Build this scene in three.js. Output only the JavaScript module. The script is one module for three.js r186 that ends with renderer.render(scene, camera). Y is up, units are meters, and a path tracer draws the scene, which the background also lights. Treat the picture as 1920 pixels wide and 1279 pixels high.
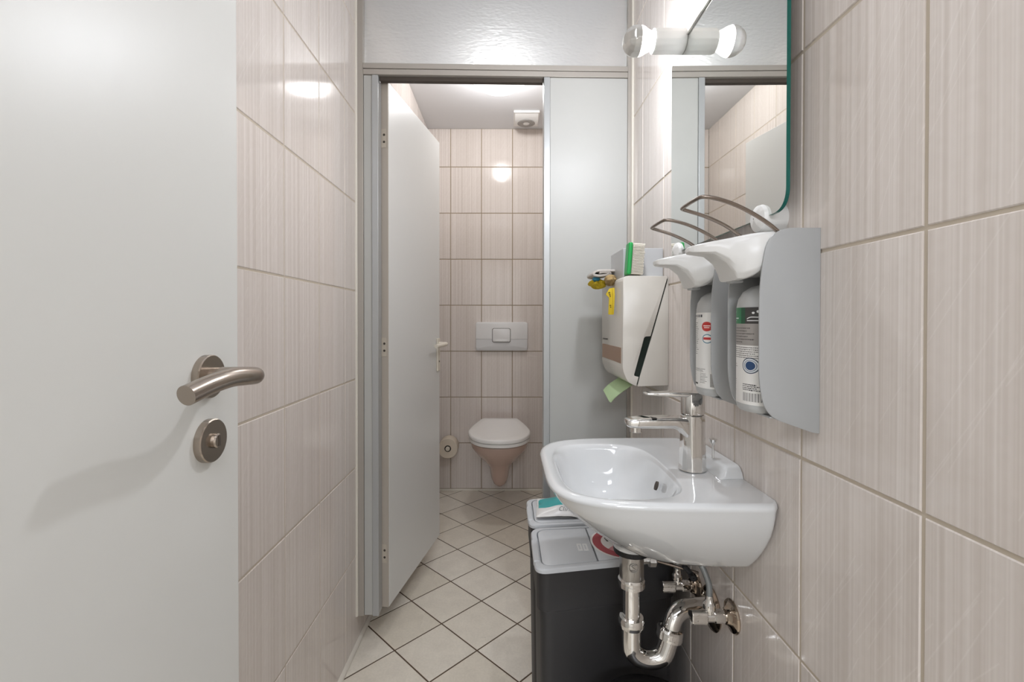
import * as THREE from 'three';
import { mergeGeometries, mergeVertices, toCreasedNormals } from 'three/addons/utils/BufferGeometryUtils.js';
import { RoundedBoxGeometry } from 'three/addons/geometries/RoundedBoxGeometry.js';
import { RectAreaLightUniformsLib } from 'three/addons/lights/RectAreaLightUniformsLib.js';

// ---------------------------------------------------------------- camera, lights, exposure
const scene = new THREE.Scene();
const camera = new THREE.PerspectiveCamera(2 * Math.atan(639.5 / 871.7) * 180 / Math.PI, 1920 / 1279, 0.02, 30);
camera.rotation.order = 'YXZ';
camera.position.set(0, 1.1187, 0);
camera.rotation.set(-0.0084, -0.0026, 0.0008);
camera.setViewOffset(1920, 1279, 9.35, 30.3, 1920, 1279);
camera.updateProjectionMatrix();
const renderer = new THREE.WebGLRenderer({ antialias: true });
renderer.toneMapping = THREE.LinearToneMapping;
renderer.toneMappingExposure = 1.06;
renderer.shadowMap.enabled = true;
RectAreaLightUniformsLib.init();
scene.background = new THREE.Color(0x000000);

const BULB = 0.66, DOME = 0.80, HALL = [8, 42], ROOM = 8;               // lamp strengths
// daylight-white panel lamps of the hallway behind the camera
const HALL_AT = [-0.95, -2.9];                              // depths of the two hallway panels
HALL_AT.forEach((d, i) => {
  const l = new THREE.RectAreaLight(new THREE.Color().setRGB(0.94, 0.99, 1.08), HALL[i], 1.1, 0.5);
  l.position.set(0, 2.462, -d); l.lookAt(0, 0, -d); scene.add(l);
});
// flat ceiling lamp of the washroom itself, above the doorway end of the room
const roomLight = new THREE.RectAreaLight(new THREE.Color().setRGB(0.95, 0.99, 1.07), ROOM, 0.32, 0.32);
roomLight.position.set(-0.04, 2.335, -0.22);
roomLight.lookAt(-0.04, 0, -0.22);
scene.add(roomLight);

// ---------------------------------------------------------------- helpers
const XL = -0.5147, XR = 0.4414, ZB = 3.0648, CEIL = 2.381, ZF = -0.25;   // room: z of the picture is depth, so three's z = -depth
function rng(seed) { let s = seed >>> 0; return () => { s = (s + 0x6D2B79F5) | 0; let t = Math.imul(s ^ (s >>> 15), 1 | s); t = (t + Math.imul(t ^ (t >>> 7), 61 | t)) ^ t; return ((t ^ (t >>> 14)) >>> 0) / 4294967296; }; }
const V = (x, y, d) => new THREE.Vector3(x, y, -d);
const used = {};
function numbered(n) { if (!(n in used)) { used[n] = 0; return n; } used[n]++; return n + '_' + String(used[n]).padStart(3, '0'); }
const origins = new Map();
function thing(name, label, category, [x, y, d] = [0, 0, 0], group, kind) {
  const o = new THREE.Group(); o.name = numbered(name); o.position.set(x, y, -d); scene.add(o);
  o.userData = { label, category }; if (group) o.userData.group = group; if (kind) o.userData.kind = kind;
  origins.set(o, new THREE.Vector3(x, y, -d)); return o;
}
function obj(name, geo, mat, parent, label) {             // geo in world coordinates
  const g = Array.isArray(geo) ? mergeGeometries(geo.map(plain)) : geo;
  const o = new THREE.Mesh(g, mat); o.castShadow = o.receiveShadow = true;
  if (parent) {
    const w = origins.get(parent) || new THREE.Vector3(); g.translate(-w.x, -w.y, -w.z);
    o.name = name; parent.add(o); origins.set(o, w);
  } else { o.name = numbered(name); scene.add(o); }
  if (label) o.userData.label = label;
  return o;
}
function plain(g) { const r = g.index ? g.toNonIndexed() : g.clone(); for (const k of Object.keys(r.attributes)) if (!['position', 'normal', 'uv'].includes(k)) r.deleteAttribute(k); if (!r.attributes.uv) r.setAttribute('uv', new THREE.BufferAttribute(new Float32Array(r.attributes.position.count * 2), 2)); r.clearGroups(); return r; }
function tagged(o, label, category, group, kind) { o.userData = { label, category }; if (group) o.userData.group = group; if (kind) o.userData.kind = kind; return o; }
function box(x0, x1, y0, y1, d0, d1, r = 0) {             // world box, depth d0..d1
  const w = x1 - x0, h = y1 - y0, t = d1 - d0;
  const g = r ? new RoundedBoxGeometry(w, h, t, 2, r) : new THREE.BoxGeometry(w, h, t);
  g.translate((x0 + x1) / 2, (y0 + y1) / 2, -(d0 + d1) / 2); return g;
}
function tube(pts, r, seg = 48, rad = 14, closed = false) {
  const c = new THREE.CatmullRomCurve3(pts, closed, 'centripetal');
  const g = [new THREE.TubeGeometry(c, seg, r, rad, closed)];
  if (!closed) for (const [t, s] of [[0, -1], [1, 1]]) {
    const p = c.getPointAt(t), n = c.getTangentAt(t).multiplyScalar(s), k = new THREE.CircleGeometry(r, rad);
    k.applyQuaternion(new THREE.Quaternion().setFromUnitVectors(new THREE.Vector3(0, 0, 1), n)); k.translate(p.x, p.y, p.z); g.push(k);
  }
  return mergeGeometries(g.map(plain));
}
function lathe(profile, at, axis, seg = 40) {             // profile [[radius, along]...], along axis from at
  let g = new THREE.LatheGeometry(profile.map(([r, y]) => new THREE.Vector2(Math.max(r, 1e-5), y)), seg);
  g = toCreasedNormals(g, 0.6);
  g.applyQuaternion(new THREE.Quaternion().setFromUnitVectors(new THREE.Vector3(0, 1, 0), axis.clone().normalize())); g.translate(at.x, at.y, at.z); return g;
}
const AX = { out: new THREE.Vector3(-1, 0, 0), right: new THREE.Vector3(1, 0, 0), up: new THREE.Vector3(0, 1, 0), down: new THREE.Vector3(0, -1, 0), front: new THREE.Vector3(0, 0, 1) };
function shapeOf(pts) { const s = new THREE.Shape(); pts.forEach(([x, y], i) => i ? s.lineTo(x, y) : s.moveTo(x, y)); s.closePath(); return s; }
function roundPoly(pts, r, n = 5) {                       // round the corners of a polygon; a point may carry its own radius
  const out = [];
  pts.forEach((p, i) => {
    const a = pts[(i + pts.length - 1) % pts.length], b = pts[(i + 1) % pts.length], q = p[2] ?? r;
    if (!q) { out.push([p[0], p[1]]); return; }
    const u = [a[0] - p[0], a[1] - p[1]], v = [b[0] - p[0], b[1] - p[1]], lu = Math.hypot(...u), lv = Math.hypot(...v), k = Math.min(q, lu * 0.49, lv * 0.49);
    const s = [p[0] + u[0] / lu * k, p[1] + u[1] / lu * k], e = [p[0] + v[0] / lv * k, p[1] + v[1] / lv * k];
    for (let j = 0; j <= n; j++) { const t = j / n; out.push([(1 - t) ** 2 * s[0] + 2 * t * (1 - t) * p[0] + t * t * e[0], (1 - t) ** 2 * s[1] + 2 * t * (1 - t) * p[1] + t * t * e[1]]); }
  });
  return out;
}
// extrude an outline in x,y along depth d0..d1
function prismD(pts, d0, d1, bevel = 0) {
  let g = new THREE.ExtrudeGeometry(shapeOf(pts), { depth: d1 - d0 - 2 * bevel, bevelEnabled: bevel > 0, bevelSize: bevel, bevelThickness: bevel, bevelOffset: -bevel, bevelSegments: 2, curveSegments: 8 });
  g = toCreasedNormals(g, 0.7); g.translate(0, 0, -d1 + bevel); return g;
}
// extrude an outline in x,depth along height y0..y1
function prismY(pts, y0, y1, bevel = 0) {
  let g = new THREE.ExtrudeGeometry(shapeOf(pts), { depth: y1 - y0 - 2 * bevel, bevelEnabled: bevel > 0, bevelSize: bevel, bevelThickness: bevel, bevelOffset: -bevel, bevelSegments: 2, curveSegments: 8 });
  g = toCreasedNormals(g, 0.7); g.rotateX(-Math.PI / 2); g.translate(0, y0 + bevel, 0); return g;
}
// extrude an outline in depth,y along x0..x1
function prismX(pts, x0, x1, bevel = 0) {
  let g = new THREE.ExtrudeGeometry(shapeOf(pts), { depth: x1 - x0 - 2 * bevel, bevelEnabled: bevel > 0, bevelSize: bevel, bevelThickness: bevel, bevelOffset: -bevel, bevelSegments: 2, curveSegments: 8 });
  g.rotateY(Math.PI / 2); g.translate(x0 + bevel, 0, 0); return g;
}
function loft(rings, capA = true, capB = true, crease = 0) {         // closed rings of Vector3, skinned
  const n = rings[0].length, pos = [], uv = [], idx = [];
  rings.forEach((r, j) => r.forEach((p, i) => { pos.push(p.x, p.y, p.z); uv.push(i / n, j / (rings.length - 1)); }));
  for (let j = 0; j + 1 < rings.length; j++) for (let i = 0; i < n; i++) { const a = j * n + i, b = j * n + (i + 1) % n, c = a + n, d = b + n; idx.push(a, b, d, a, d, c); }
  const cap = (j, flip) => { const m = new THREE.Vector3(); rings[j].forEach(p => m.add(p)); m.divideScalar(n); const k = pos.length / 3; pos.push(m.x, m.y, m.z); uv.push(0.5, 0.5); for (let i = 0; i < n; i++) { const a = j * n + i, b = j * n + (i + 1) % n; flip ? idx.push(k, b, a) : idx.push(k, a, b); } };
  if (capA) cap(0, true); if (capB) cap(rings.length - 1, false);
  let g = new THREE.BufferGeometry(); g.setAttribute('position', new THREE.Float32BufferAttribute(pos, 3)); g.setAttribute('uv', new THREE.Float32BufferAttribute(uv, 2)); g.setIndex(idx);
  if (crease) return toCreasedNormals(g, crease);
  g.computeVertexNormals(); return g;
}
// ---------------------------------------------------------------- textures
function noise1(seed) { const t = [], r = rng(seed); for (let i = 0; i < 512; i++) t.push(r()); return x => { const i = Math.floor(x), f = x - i, s = f * f * (3 - 2 * f); return t[((i % 512) + 512) % 512] * (1 - s) + t[(((i + 1) % 512) + 512) % 512] * s; }; }
function noise2(seed) { const t = new Float32Array(65536), r = rng(seed); for (let i = 0; i < 65536; i++) t[i] = r(); return (x, y, p = 256) => { const i = Math.floor(x), j = Math.floor(y), f = x - i, g = y - j, s = f * f * (3 - 2 * f), u = g * g * (3 - 2 * g); const m = k => ((k % p) + p) % p; const q = (a, b) => t[(m(a) & 255) + 256 * (m(b) & 255)]; return (q(i, j) * (1 - s) + q(i + 1, j) * s) * (1 - u) + (q(i, j + 1) * (1 - s) + q(i + 1, j + 1) * s) * u; }; }
function dataTex(w, h, fn, srgb) {
  const d = new Uint8Array(w * h * 4);
  for (let y = 0; y < h; y++) for (let x = 0; x < w; x++) { const c = fn(x / w, y / h), k = (y * w + x) * 4; d[k] = c[0]; d[k + 1] = c[1]; d[k + 2] = c[2]; d[k + 3] = 255; }
  const t = new THREE.DataTexture(d, w, h); t.magFilter = THREE.LinearFilter; t.minFilter = THREE.LinearMipmapLinearFilter; t.generateMipmaps = true; t.wrapS = t.wrapT = THREE.RepeatWrapping; if (srgb) t.colorSpace = THREE.SRGBColorSpace; t.needsUpdate = true; return t;
}
const clamp = (v, a, b) => Math.max(a, Math.min(b, v));
const tileMats = [];
for (let k = 0; k < 4; k++) {                             // wall tile glaze: fine brushed vertical streaks, a few slanting hairlines
  const a = noise1(11 + k * 7), b = noise1(12 + k * 7), c = noise1(13 + k * 7), w = noise2(40 + k), r = rng(90 + k);
  const hair = []; for (let i = 0; i < 22; i++) hair.push([r() * 1.6 - 0.5, 0.55 + r() * 0.5, r() * 0.6, 0.1 + r() * 0.5]);
  const streak = (u, v) => { const q = u + 0.004 * (w(u * 6, v * 3) - 0.5); return 0.26 * a(q * 22) + 0.38 * b(q * 60 + 0.5 * w(q * 5, v * 0.9)) + 0.36 * c(q * 130 + 0.8 * w(q * 9, v * 1.3)); };
  const scratch = (u, v) => { let s = 0; for (const [o, m, v0, l] of hair) { const d = Math.abs(u - o - m * (v - v0)); if (d < 0.006 && v > v0 && v < v0 + l) s = Math.max(s, 1 - d / 0.006); } return s; };
  const map = dataTex(320, 384, (u, v) => { const s = (streak(u, v) - 0.5) * 30 + 8 * scratch(u, v) + 3 * (w(u * 30, v * 40) - 0.5); return [clamp(223 + s * 0.9, 0, 255), clamp(214 + s, 0, 255), clamp(207 + s * 1.1, 0, 255)]; }, true);
  const bump = dataTex(320, 384, (u, v) => { const s = clamp(110 + (streak(u, v) - 0.5) * 260 + 30 * scratch(u, v), 0, 255); return [s, s, s]; });
  tileMats.push(new THREE.MeshPhysicalMaterial({ name: 'wall_tile_glaze_' + k, map, bumpMap: bump, bumpScale: 0.00010, roughness: 0.09 }));
}
const nz = noise2(5), nz2 = noise2(6);
const floorMats = [0, 1, 2].map(k => new THREE.MeshPhysicalMaterial({ name: 'floor_tile_glaze_' + k, roughness: 0.34, color: [0xffffff, 0xfbfaf8, 0xf6f4f0][k],
  map: dataTex(256, 256, (u, v) => { const s = 9 * (nz(u * 8 + k * 31, v * 8) - 0.5) + 8 * (nz2(u * 70, v * 70 + k * 9) - 0.5) - (nz2(u * 22 + k * 50, v * 22) > 0.985 ? 26 : 0); return [clamp(232 + s, 0, 255), clamp(225 + s, 0, 255), clamp(212 + s, 0, 255)]; }, true) }));
const hammered = dataTex(512, 512, (u, v) => { const s = 255 * clamp(0.62 * nz(u * 64, v * 64, 64) + 0.38 * nz2(u * 128, v * 128, 128), 0, 1); return [s, s, s]; });
const cast = dataTex(256, 256, (u, v) => { const s = 255 * nz2(u * 60, v * 60); return [s, s, s]; });
function canvasTex(w, h, draw) { const c = document.createElement('canvas'); c.width = w; c.height = h; const x = c.getContext('2d'); draw(x, w, h); const t = new THREE.CanvasTexture(c); t.colorSpace = THREE.SRGBColorSpace; return t; }

// ---------------------------------------------------------------- materials
const std = (name, color, roughness, o = {}) => new THREE.MeshPhysicalMaterial({ name, color, roughness, ...o });
const M = {
  grout: std('wall_grout', 0xc9bdac, 0.9), groutBack: std('back_wall_grout', 0xa09079, 0.9), floorGrout: std('floor_grout', 0x5e4d3d, 0.95), caulk: std('caulk', 0xe6e0d4, 0.6),
  ceiling: std('ceiling_paint', 0xe4e5e7, 0.9), plaster: std('plaster', 0xd8d4cd, 0.9), hallFloor: std('hall_floor', 0xa9a49c, 0.5),
  door: std('door_lacquer', 0xe0e0dc, 0.36, { bumpMap: cast.clone(), bumpScale: 0.00006 }),
  panel: std('partition_panel', 0xbdbdb9, 0.45), cubicleDoor: std('cubicle_door_laminate', 0xdfdfdc, 0.34), panelEdge: std('door_edge', 0xb9afa3, 0.5),
  alu: std('anodised_aluminium', 0xb6b0a8, 0.42, { metalness: 0.3 }), aluLight: std('jamb_aluminium', 0xb9bbbb, 0.36, { metalness: 0.4 }),
  hinge: std('hinge_plastic', 0xc6bbac, 0.45), shadowGap: std('rubber_seal', 0x4c443d, 0.8), black: std('black_plastic', 0x151515, 0.45), rubber: std('rubber', 0x0f0f10, 0.6),
  glass: std('hammered_glass', 0xeef0f0, 0.3, { transmission: 0.7, thickness: 0.006, ior: 1.48, bumpMap: hammered, bumpScale: 0.0011 }),
  steel: std('brushed_steel', 0xaba095, 0.27, { metalness: 1 }), wire: std('steel_wire', 0x8a7f76, 0.25, { metalness: 1 }),
  chrome: std('chrome', 0xdedcd9, 0.06, { metalness: 1 }), castChrome: std('cast_chrome', 0xb5b2ae, 0.32, { metalness: 1, bumpMap: cast.clone(), bumpScale: 0.0002 }), bronzeChrome: std('worn_chrome', 0xb3a596, 0.12, { metalness: 1 }),
  ceramic: std('white_ceramic', 0xd9dada, 0.07, { clearcoat: 0.6, clearcoatRoughness: 0.03 }), pink: std('pink_ceramic', 0xcfb5a9, 0.12),
  seat: std('toilet_seat', 0xf3f1ed, 0.25), white: std('white_plastic', 0xe4e3e0, 0.28), offwhite: std('ivory_plastic', 0xddd5c6, 0.35),
  plateGrey: std('flush_plate', 0xf0f0ef, 0.3), mirror: std('mirror_silver', 0xe4e6e4, 0.012, { metalness: 1 }), mirrorEdge: std('green_glass_edge', 0x0f6157, 0.12),
  sheet: std('grey_coated_steel', 0xabacac, 0.42), sheetEdge: std('steel_edge', 0xc2c3c3, 0.35),
  dispenser: std('dispenser_plastic', 0xd9d4cb, 0.25), brown: std('bronze_strip', 0xa08068, 0.4), slot: std('dark_window', 0x10221c, 0.15), towel: std('green_paper', 0xb0c79a, 0.95),
  tray: std('grey_plastic_box', 0xc4c5c6, 0.3), green: std('green_plastic', 0x1fa04c, 0.35), bristle: std('bristles', 0xe2dbcd, 0.9),
  greyCloth: std('grey_cloth', 0xc4bdb6, 0.95), yellow: std('yellow_cloth', 0xd8bb2c, 0.8), blue: std('blue_cloth', 0x3f88a6, 0.9), tan: std('tan_cloth', 0xa98f62, 0.9),
  binBody: std('dark_bin_plastic', 0x2b2a2b, 0.5), binLid: std('grey_lid_plastic', 0xc6c8ca, 0.42), binFlap: std('grey_flap_plastic', 0xcbcdcf, 0.4), pedal: std('black_bin', 0x191615, 0.45),
  socket: std('white_socket', 0xd5d3ce, 0.35), hose: std('braided_hose', 0x8b8f90, 0.4, { metalness: 0.6 }), paper: std('toilet_paper', 0xded2c0, 0.98), card: std('roll_core', 0x2b2622, 0.9),
};
M.door.bumpMap.repeat.set(1, 1); M.door.bumpMap.needsUpdate = true; M.castChrome.bumpMap.needsUpdate = true;
const glow = (name, color, k) => new THREE.MeshStandardMaterial({ name, color: 0xffffff, emissive: color, emissiveIntensity: k, roughness: 0.5 });

// ---------------------------------------------------------------- room shell, tile by tile
const GAP = 0.0046, TW = 0.2031, TH = 0.303;
const cutCache = new Map();
function tileGeo(w, h) {
  const key = w.toFixed(4) + '_' + h.toFixed(4); if (cutCache.has(key)) return cutCache.get(key);
  const b = 0.0013, z = [-0.004, -b, 0], q = [0, 0, b], ring = k => [[q[k], q[k]], [w - q[k], q[k]], [w - q[k], h - q[k]], [q[k], h - q[k]]].map(([x, y]) => [x, y, z[k]]);
  const pos = [], uv = []; const quad = (a, b2, c, d) => { for (const p of [a, b2, c, a, c, d]) { pos.push(...p); uv.push(p[0] / 0.1995, p[1] / 0.2994); } };
  for (let k = 0; k < 2; k++) { const A = ring(k), B = ring(k + 1); for (let i = 0; i < 4; i++) quad(A[i], A[(i + 1) % 4], B[(i + 1) % 4], B[i]); }
  quad(...ring(2));
  const g = new THREE.BufferGeometry(); g.setAttribute('position', new THREE.Float32BufferAttribute(pos, 3)); g.setAttribute('uv', new THREE.Float32BufferAttribute(uv, 2)); g.computeVertexNormals();
  cutCache.set(key, g); return g;
}
function tiledWall(name, label, x0, x1, phaseX, phaseY, place, seed, joint = M.grout, thick = 0.1) {      // local x along the wall, y up, z out of the wall
  const root = new THREE.Group(); root.name = name; tagged(root, label, 'wall', null, 'structure'); place(root); scene.add(root);
  const bed = new THREE.Mesh(new THREE.BoxGeometry(x1 - x0, CEIL + 0.1, thick), joint); bed.name = 'grout_bed'; bed.position.set((x0 + x1) / 2, (CEIL + 0.1) / 2 - 0.05, -0.0015 - thick / 2); bed.castShadow = bed.receiveShadow = true; root.add(bed);
  const r = rng(seed);
  for (let i = Math.floor((x0 - phaseX) / TW); ; i++) {
    const a = Math.max(x0, phaseX + i * TW + GAP / 2), e = Math.min(x1, phaseX + (i + 1) * TW - GAP / 2);
    if (phaseX + i * TW >= x1) break; if (e - a < 0.004) continue;
    for (let j = 0; ; j++) {
      const y0 = phaseY + j * TH + GAP / 2, y1 = Math.min(CEIL - 0.001, phaseY + (j + 1) * TH - GAP / 2);
      if (y0 >= CEIL - 0.004) break;
      const t = new THREE.Mesh(tileGeo(e - a, y1 - y0), tileMats[Math.floor(r() * 4)]); t.name = 'tile'; t.position.set(a, y0, (r() - 0.5) * 0.0003); t.rotation.set((r() - 0.5) * 0.002, (r() - 0.5) * 0.0024, 0); t.castShadow = t.receiveShadow = true; root.add(t);
    }
  }
  return root;
}
tiledWall('wall_left', 'glossy beige tiled wall behind the open white door', ZF, ZB, 1.0833, 0.0093, o => { o.position.set(XL, 0, 0); o.rotation.y = Math.PI / 2; }, 1);
tiledWall('wall_right', 'glossy beige tiled wall that carries the mirror and basin', -ZB, -ZF, -0.4893, 0.0048, o => { o.position.set(XR, 0, 0); o.rotation.y = -Math.PI / 2; }, 2);
tiledWall('wall_back', 'beige tiled wall behind the toilet', XL, XR, -0.3636, 0.0093, o => { o.position.set(0, 0, -ZB); }, 3, M.groutBack);

const floor = new THREE.Group(); floor.name = 'floor'; tagged(floor, 'off white floor tiles laid diagonally with brown joints', 'floor', null, 'structure'); scene.add(floor);
{ const b = obj('joint_bed', box(XL - 0.1, XR + 0.1, -0.12, -0.0016, ZF - 0.1, ZB + 0.1), M.floorGrout, floor);
  const s = 0.1978, ang = 0.7836, ca = Math.cos(ang), sa = Math.sin(ang), ox = -0.3767, od = 1.5703, g2 = 0.0028, r = rng(77);
  const clip = (poly, f) => { const out = []; poly.forEach((p, i) => { const q = poly[(i + 1) % poly.length], a = f(p), c = f(q); if (a >= 0) out.push(p); if ((a >= 0) !== (c >= 0)) { const t = a / (a - c); out.push([p[0] + (q[0] - p[0]) * t, p[1] + (q[1] - p[1]) * t]); } }); return out; };
  const W = (a, b2) => [ox + s * (b2 * ca - a * sa), od + s * (b2 * sa + a * ca)];
  const e = 0.003;
  for (let a = -16; a < 16; a++) for (let b2 = -16; b2 < 16; b2++) {
    const k = g2 / s; let poly = [W(a + k, b2 + k), W(a + k, b2 + 1 - k), W(a + 1 - k, b2 + 1 - k), W(a + 1 - k, b2 + k)];
    for (const f of [p => p[0] - XL - e, p => XR - e - p[0], p => p[1] - ZF, p => ZB - e - p[1]]) if (poly.length > 2) poly = clip(poly, f);
    if (poly.length < 3) continue;
    let area = 0; poly.forEach((p, i) => { const q = poly[(i + 1) % poly.length]; area += p[0] * q[1] - q[0] * p[1]; }); if (Math.abs(area) < 1e-4) continue;
    const cx = poly.reduce((t, p) => t + p[0], 0) / poly.length, cd = poly.reduce((t, p) => t + p[1], 0) / poly.length;
    const n = poly.length, bev = 0.0012, pos = [], uv = [], put = (p, y, sh) => { const dx = p[0] - cx, dd = p[1] - cd, l = Math.hypot(dx, dd), f = sh ? (l - bev * 1.3) / l : 1; return [dx * f, y, -dd * f]; };
    const tri = (...t) => { for (const p of t) { pos.push(...p); uv.push((p[0] + cx) / 0.31, (p[2] - cd) / 0.31); } };
    for (let i = 0; i < n; i++) {
      const p = poly[i], q = poly[(i + 1) % n], a0 = put(p, -0.004), b0 = put(q, -0.004), a1 = put(p, -bev * 0.6), b1 = put(q, -bev * 0.6), a3 = put(p, 0, 1), b3 = put(q, 0, 1);
      const fl = area > 0; const f4 = (w, x, y, z) => fl ? tri(w, x, y, w, y, z) : tri(w, y, x, w, z, y);
      f4(a0, b0, b1, a1); f4(a1, b1, b3, a3); fl ? tri([0, 0, 0], a3, b3) : tri([0, 0, 0], b3, a3);
    }
    const g = new THREE.BufferGeometry(); g.setAttribute('position', new THREE.Float32BufferAttribute(pos, 3)); g.setAttribute('uv', new THREE.Float32BufferAttribute(uv, 2)); g.computeVertexNormals();
    const t = new THREE.Mesh(g, floorMats[Math.floor(r() * 3)]); t.name = 'tile'; t.position.set(cx, (r() - 0.5) * 0.0003, -cd); t.castShadow = t.receiveShadow = true; floor.add(t);
  } }
const structure = (name, geo, mat, label, cat) => tagged(obj(name, geo, mat), label, cat, null, 'structure');
structure('ceiling', box(XL - 0.1, XR + 0.1, CEIL, CEIL + 0.1, ZF - 0.1, ZB + 0.1), M.ceiling, 'plain pale ceiling above washroom and cubicle', 'ceiling');
structure('trim_1', tube([V(XL + 0.001, 0.002, ZF), V(XL + 0.001, 0.002, 1), V(XL + 0.001, 0.002, ZB)], 0.011, 4, 8), M.caulk, 'pale sealant line along the foot of the wall by the door', 'sealant');
structure('trim_2', tube([V(XL, 0.002, ZB - 0.001), V(0, 0.002, ZB - 0.001), V(XR, 0.002, ZB - 0.001)], 0.008, 4, 8), M.caulk, 'pale sealant line along the foot of the wall behind toilet', 'sealant');
structure('trim_3', tube([V(XR - 0.001, 0.002, ZF), V(XR - 0.001, 0.002, 1), V(XR - 0.001, 0.002, ZB)], 0.0075, 4, 8), M.caulk, 'pale sealant line along the floor below the basin', 'sealant');
structure('trim_4', tube([V(XL + 0.001, 0.10, 1.5965), V(XL + 0.001, 1.2, 1.5965), V(XL + 0.001, CEIL - 0.002, 1.5965)], 0.0055, 4, 8), M.caulk, 'pale upright sealant line between partition and wall, beside the cubicle door', 'sealant');
structure('trim_5', tube([V(XR - 0.001, 0.10, 1.6165), V(XR - 0.001, 1.2, 1.6165), V(XR - 0.001, CEIL - 0.002, 1.6165)], 0.0055, 4, 8), M.caulk, 'pale upright sealant line between partition and wall, beside the towel dispenser', 'sealant');
// entrance wall with its doorway and the hallway behind the camera
structure('wall_front', [box(XL - 0.1, -0.40, 0, CEIL, ZF - 0.1, ZF), box(0.425, XR + 0.1, 0, CEIL, ZF - 0.1, ZF), box(-0.40, 0.425, 2.03, CEIL, ZF - 0.1, ZF)], M.plaster, 'entrance wall with doorway to the hallway', 'wall');
structure('floor_hallway', box(-1.3, 1.3, -0.12, -0.002, -4.0, ZF - 0.1), M.hallFloor, 'plain grey hallway floor outside the washroom', 'floor');
structure('ceiling_hallway', box(-1.3, 1.3, 2.5, 2.6, -4.0, ZF - 0.1), M.ceiling, 'hallway ceiling outside the washroom', 'ceiling');
structure('wall_hallway', [box(-1.3, 1.3, 0, 2.5, -4.1, -4.0), box(-1.4, -1.3, 0, 2.5, -4.1, ZF - 0.1), box(1.3, 1.4, 0, 2.5, -4.1, ZF - 0.1), box(-1.3, XL - 0.1, 0, 2.5, ZF - 0.1, ZF), box(XR + 0.1, 1.3, 0, 2.5, ZF - 0.1, ZF), box(-1.3, 1.3, CEIL, 2.5, ZF - 0.1, ZF)], M.plaster, 'plain hallway walls outside the washroom', 'wall');
HALL_AT.forEach((d, i) => { const t = thing('hallway_panel_lamp', ['flat white ceiling panel lamp in the hallway, just outside the doorway', 'flat white ceiling panel lamp at the far end of the hallway'][i], 'lamp', [0, 2.47, d], 'hallway panel lamps');
  obj('housing', box(-0.57, 0.57, 2.47, 2.5, d - 0.27, d + 0.27), M.white, t); obj('lamp_panel', box(-0.55, 0.55, 2.466, 2.471, d - 0.25, d + 0.25), glow('lamp_glow_hall', 0xfff8ee, 0.9), t); });
{ const t = thing('washroom_ceiling_lamp', 'flat square ceiling lamp above the entrance end of the washroom', 'lamp', [-0.04, CEIL, 0.22]);
  obj('housing', box(-0.21, 0.13, 2.342, CEIL - 0.0005, 0.05, 0.39, 0.004), M.white, t); obj('lamp_panel', box(-0.2, 0.12, 2.3375, 2.3425, 0.06, 0.38), glow('lamp_glow_room', 0xfff8ee, 0.9), t); }

// ---------------------------------------------------------------- cubicle partition (stands at depth 1.60 to 1.62)
{ const t = thing('cubicle_partition', 'white cubicle partition with grey metal frame and textured glass above', 'partition', [XL, 0, 1.60], null, 'thing');
  const D = x => 1.60 + (x - XL) / (XR - XL) * 0.02;
  const bx = (x0, x1, y0, y1, f, th, r = 0.0015) => { const g = box(x0, x1, y0, y1, 0, th, r); const m = (x0 + x1) / 2, d = D(m) + f; g.translate(-m, 0, 0); g.rotateY(0.0209); g.translate(m, 0, -d); return g; };
  obj('wall_channel', bx(XL + 0.001, -0.4898, 0.097, CEIL - 0.002, 0, 0.045), M.alu, t);
  obj('wall_channel', bx(0.4235, XR - 0.001, 0.097, CEIL - 0.002, 0, 0.045), M.alu, t);
  obj('side_panel', bx(-0.489, -0.4605, 0.099, 1.962, 0.003, 0.03), M.panel, t);
  obj('door_post', bx(-0.460, -0.4385, 0.097, 1.962, -0.001, 0.046), M.aluLight, t);
  obj('door_post', bx(0.1314, 0.1527, 0.097, 1.962, -0.001, 0.046), M.aluLight, t);
  obj('lower_rail', bx(-0.4895, 0.4232, 1.9635, 1.982, -0.001, 0.046), M.alu, t);
  obj('door_stop', bx(-0.437, 0.130, 1.949, 1.9632, 0.012, 0.02), M.shadowGap, t);
  obj('upper_rail', bx(-0.4895, 0.4232, 1.9835, 2.0015, -0.003, 0.046), M.alu, t);
  obj('fixed_panel', bx(0.153, 0.4232, 0.097, 1.9625, 0.004, 0.028), M.panel, t);
  obj('glass_pane', bx(-0.4885, 0.4225, 2.002, CEIL - 0.002, 0.014, 0.006, 0), M.glass, t, 'hammered frosted glass pane above the door');
}

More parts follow.
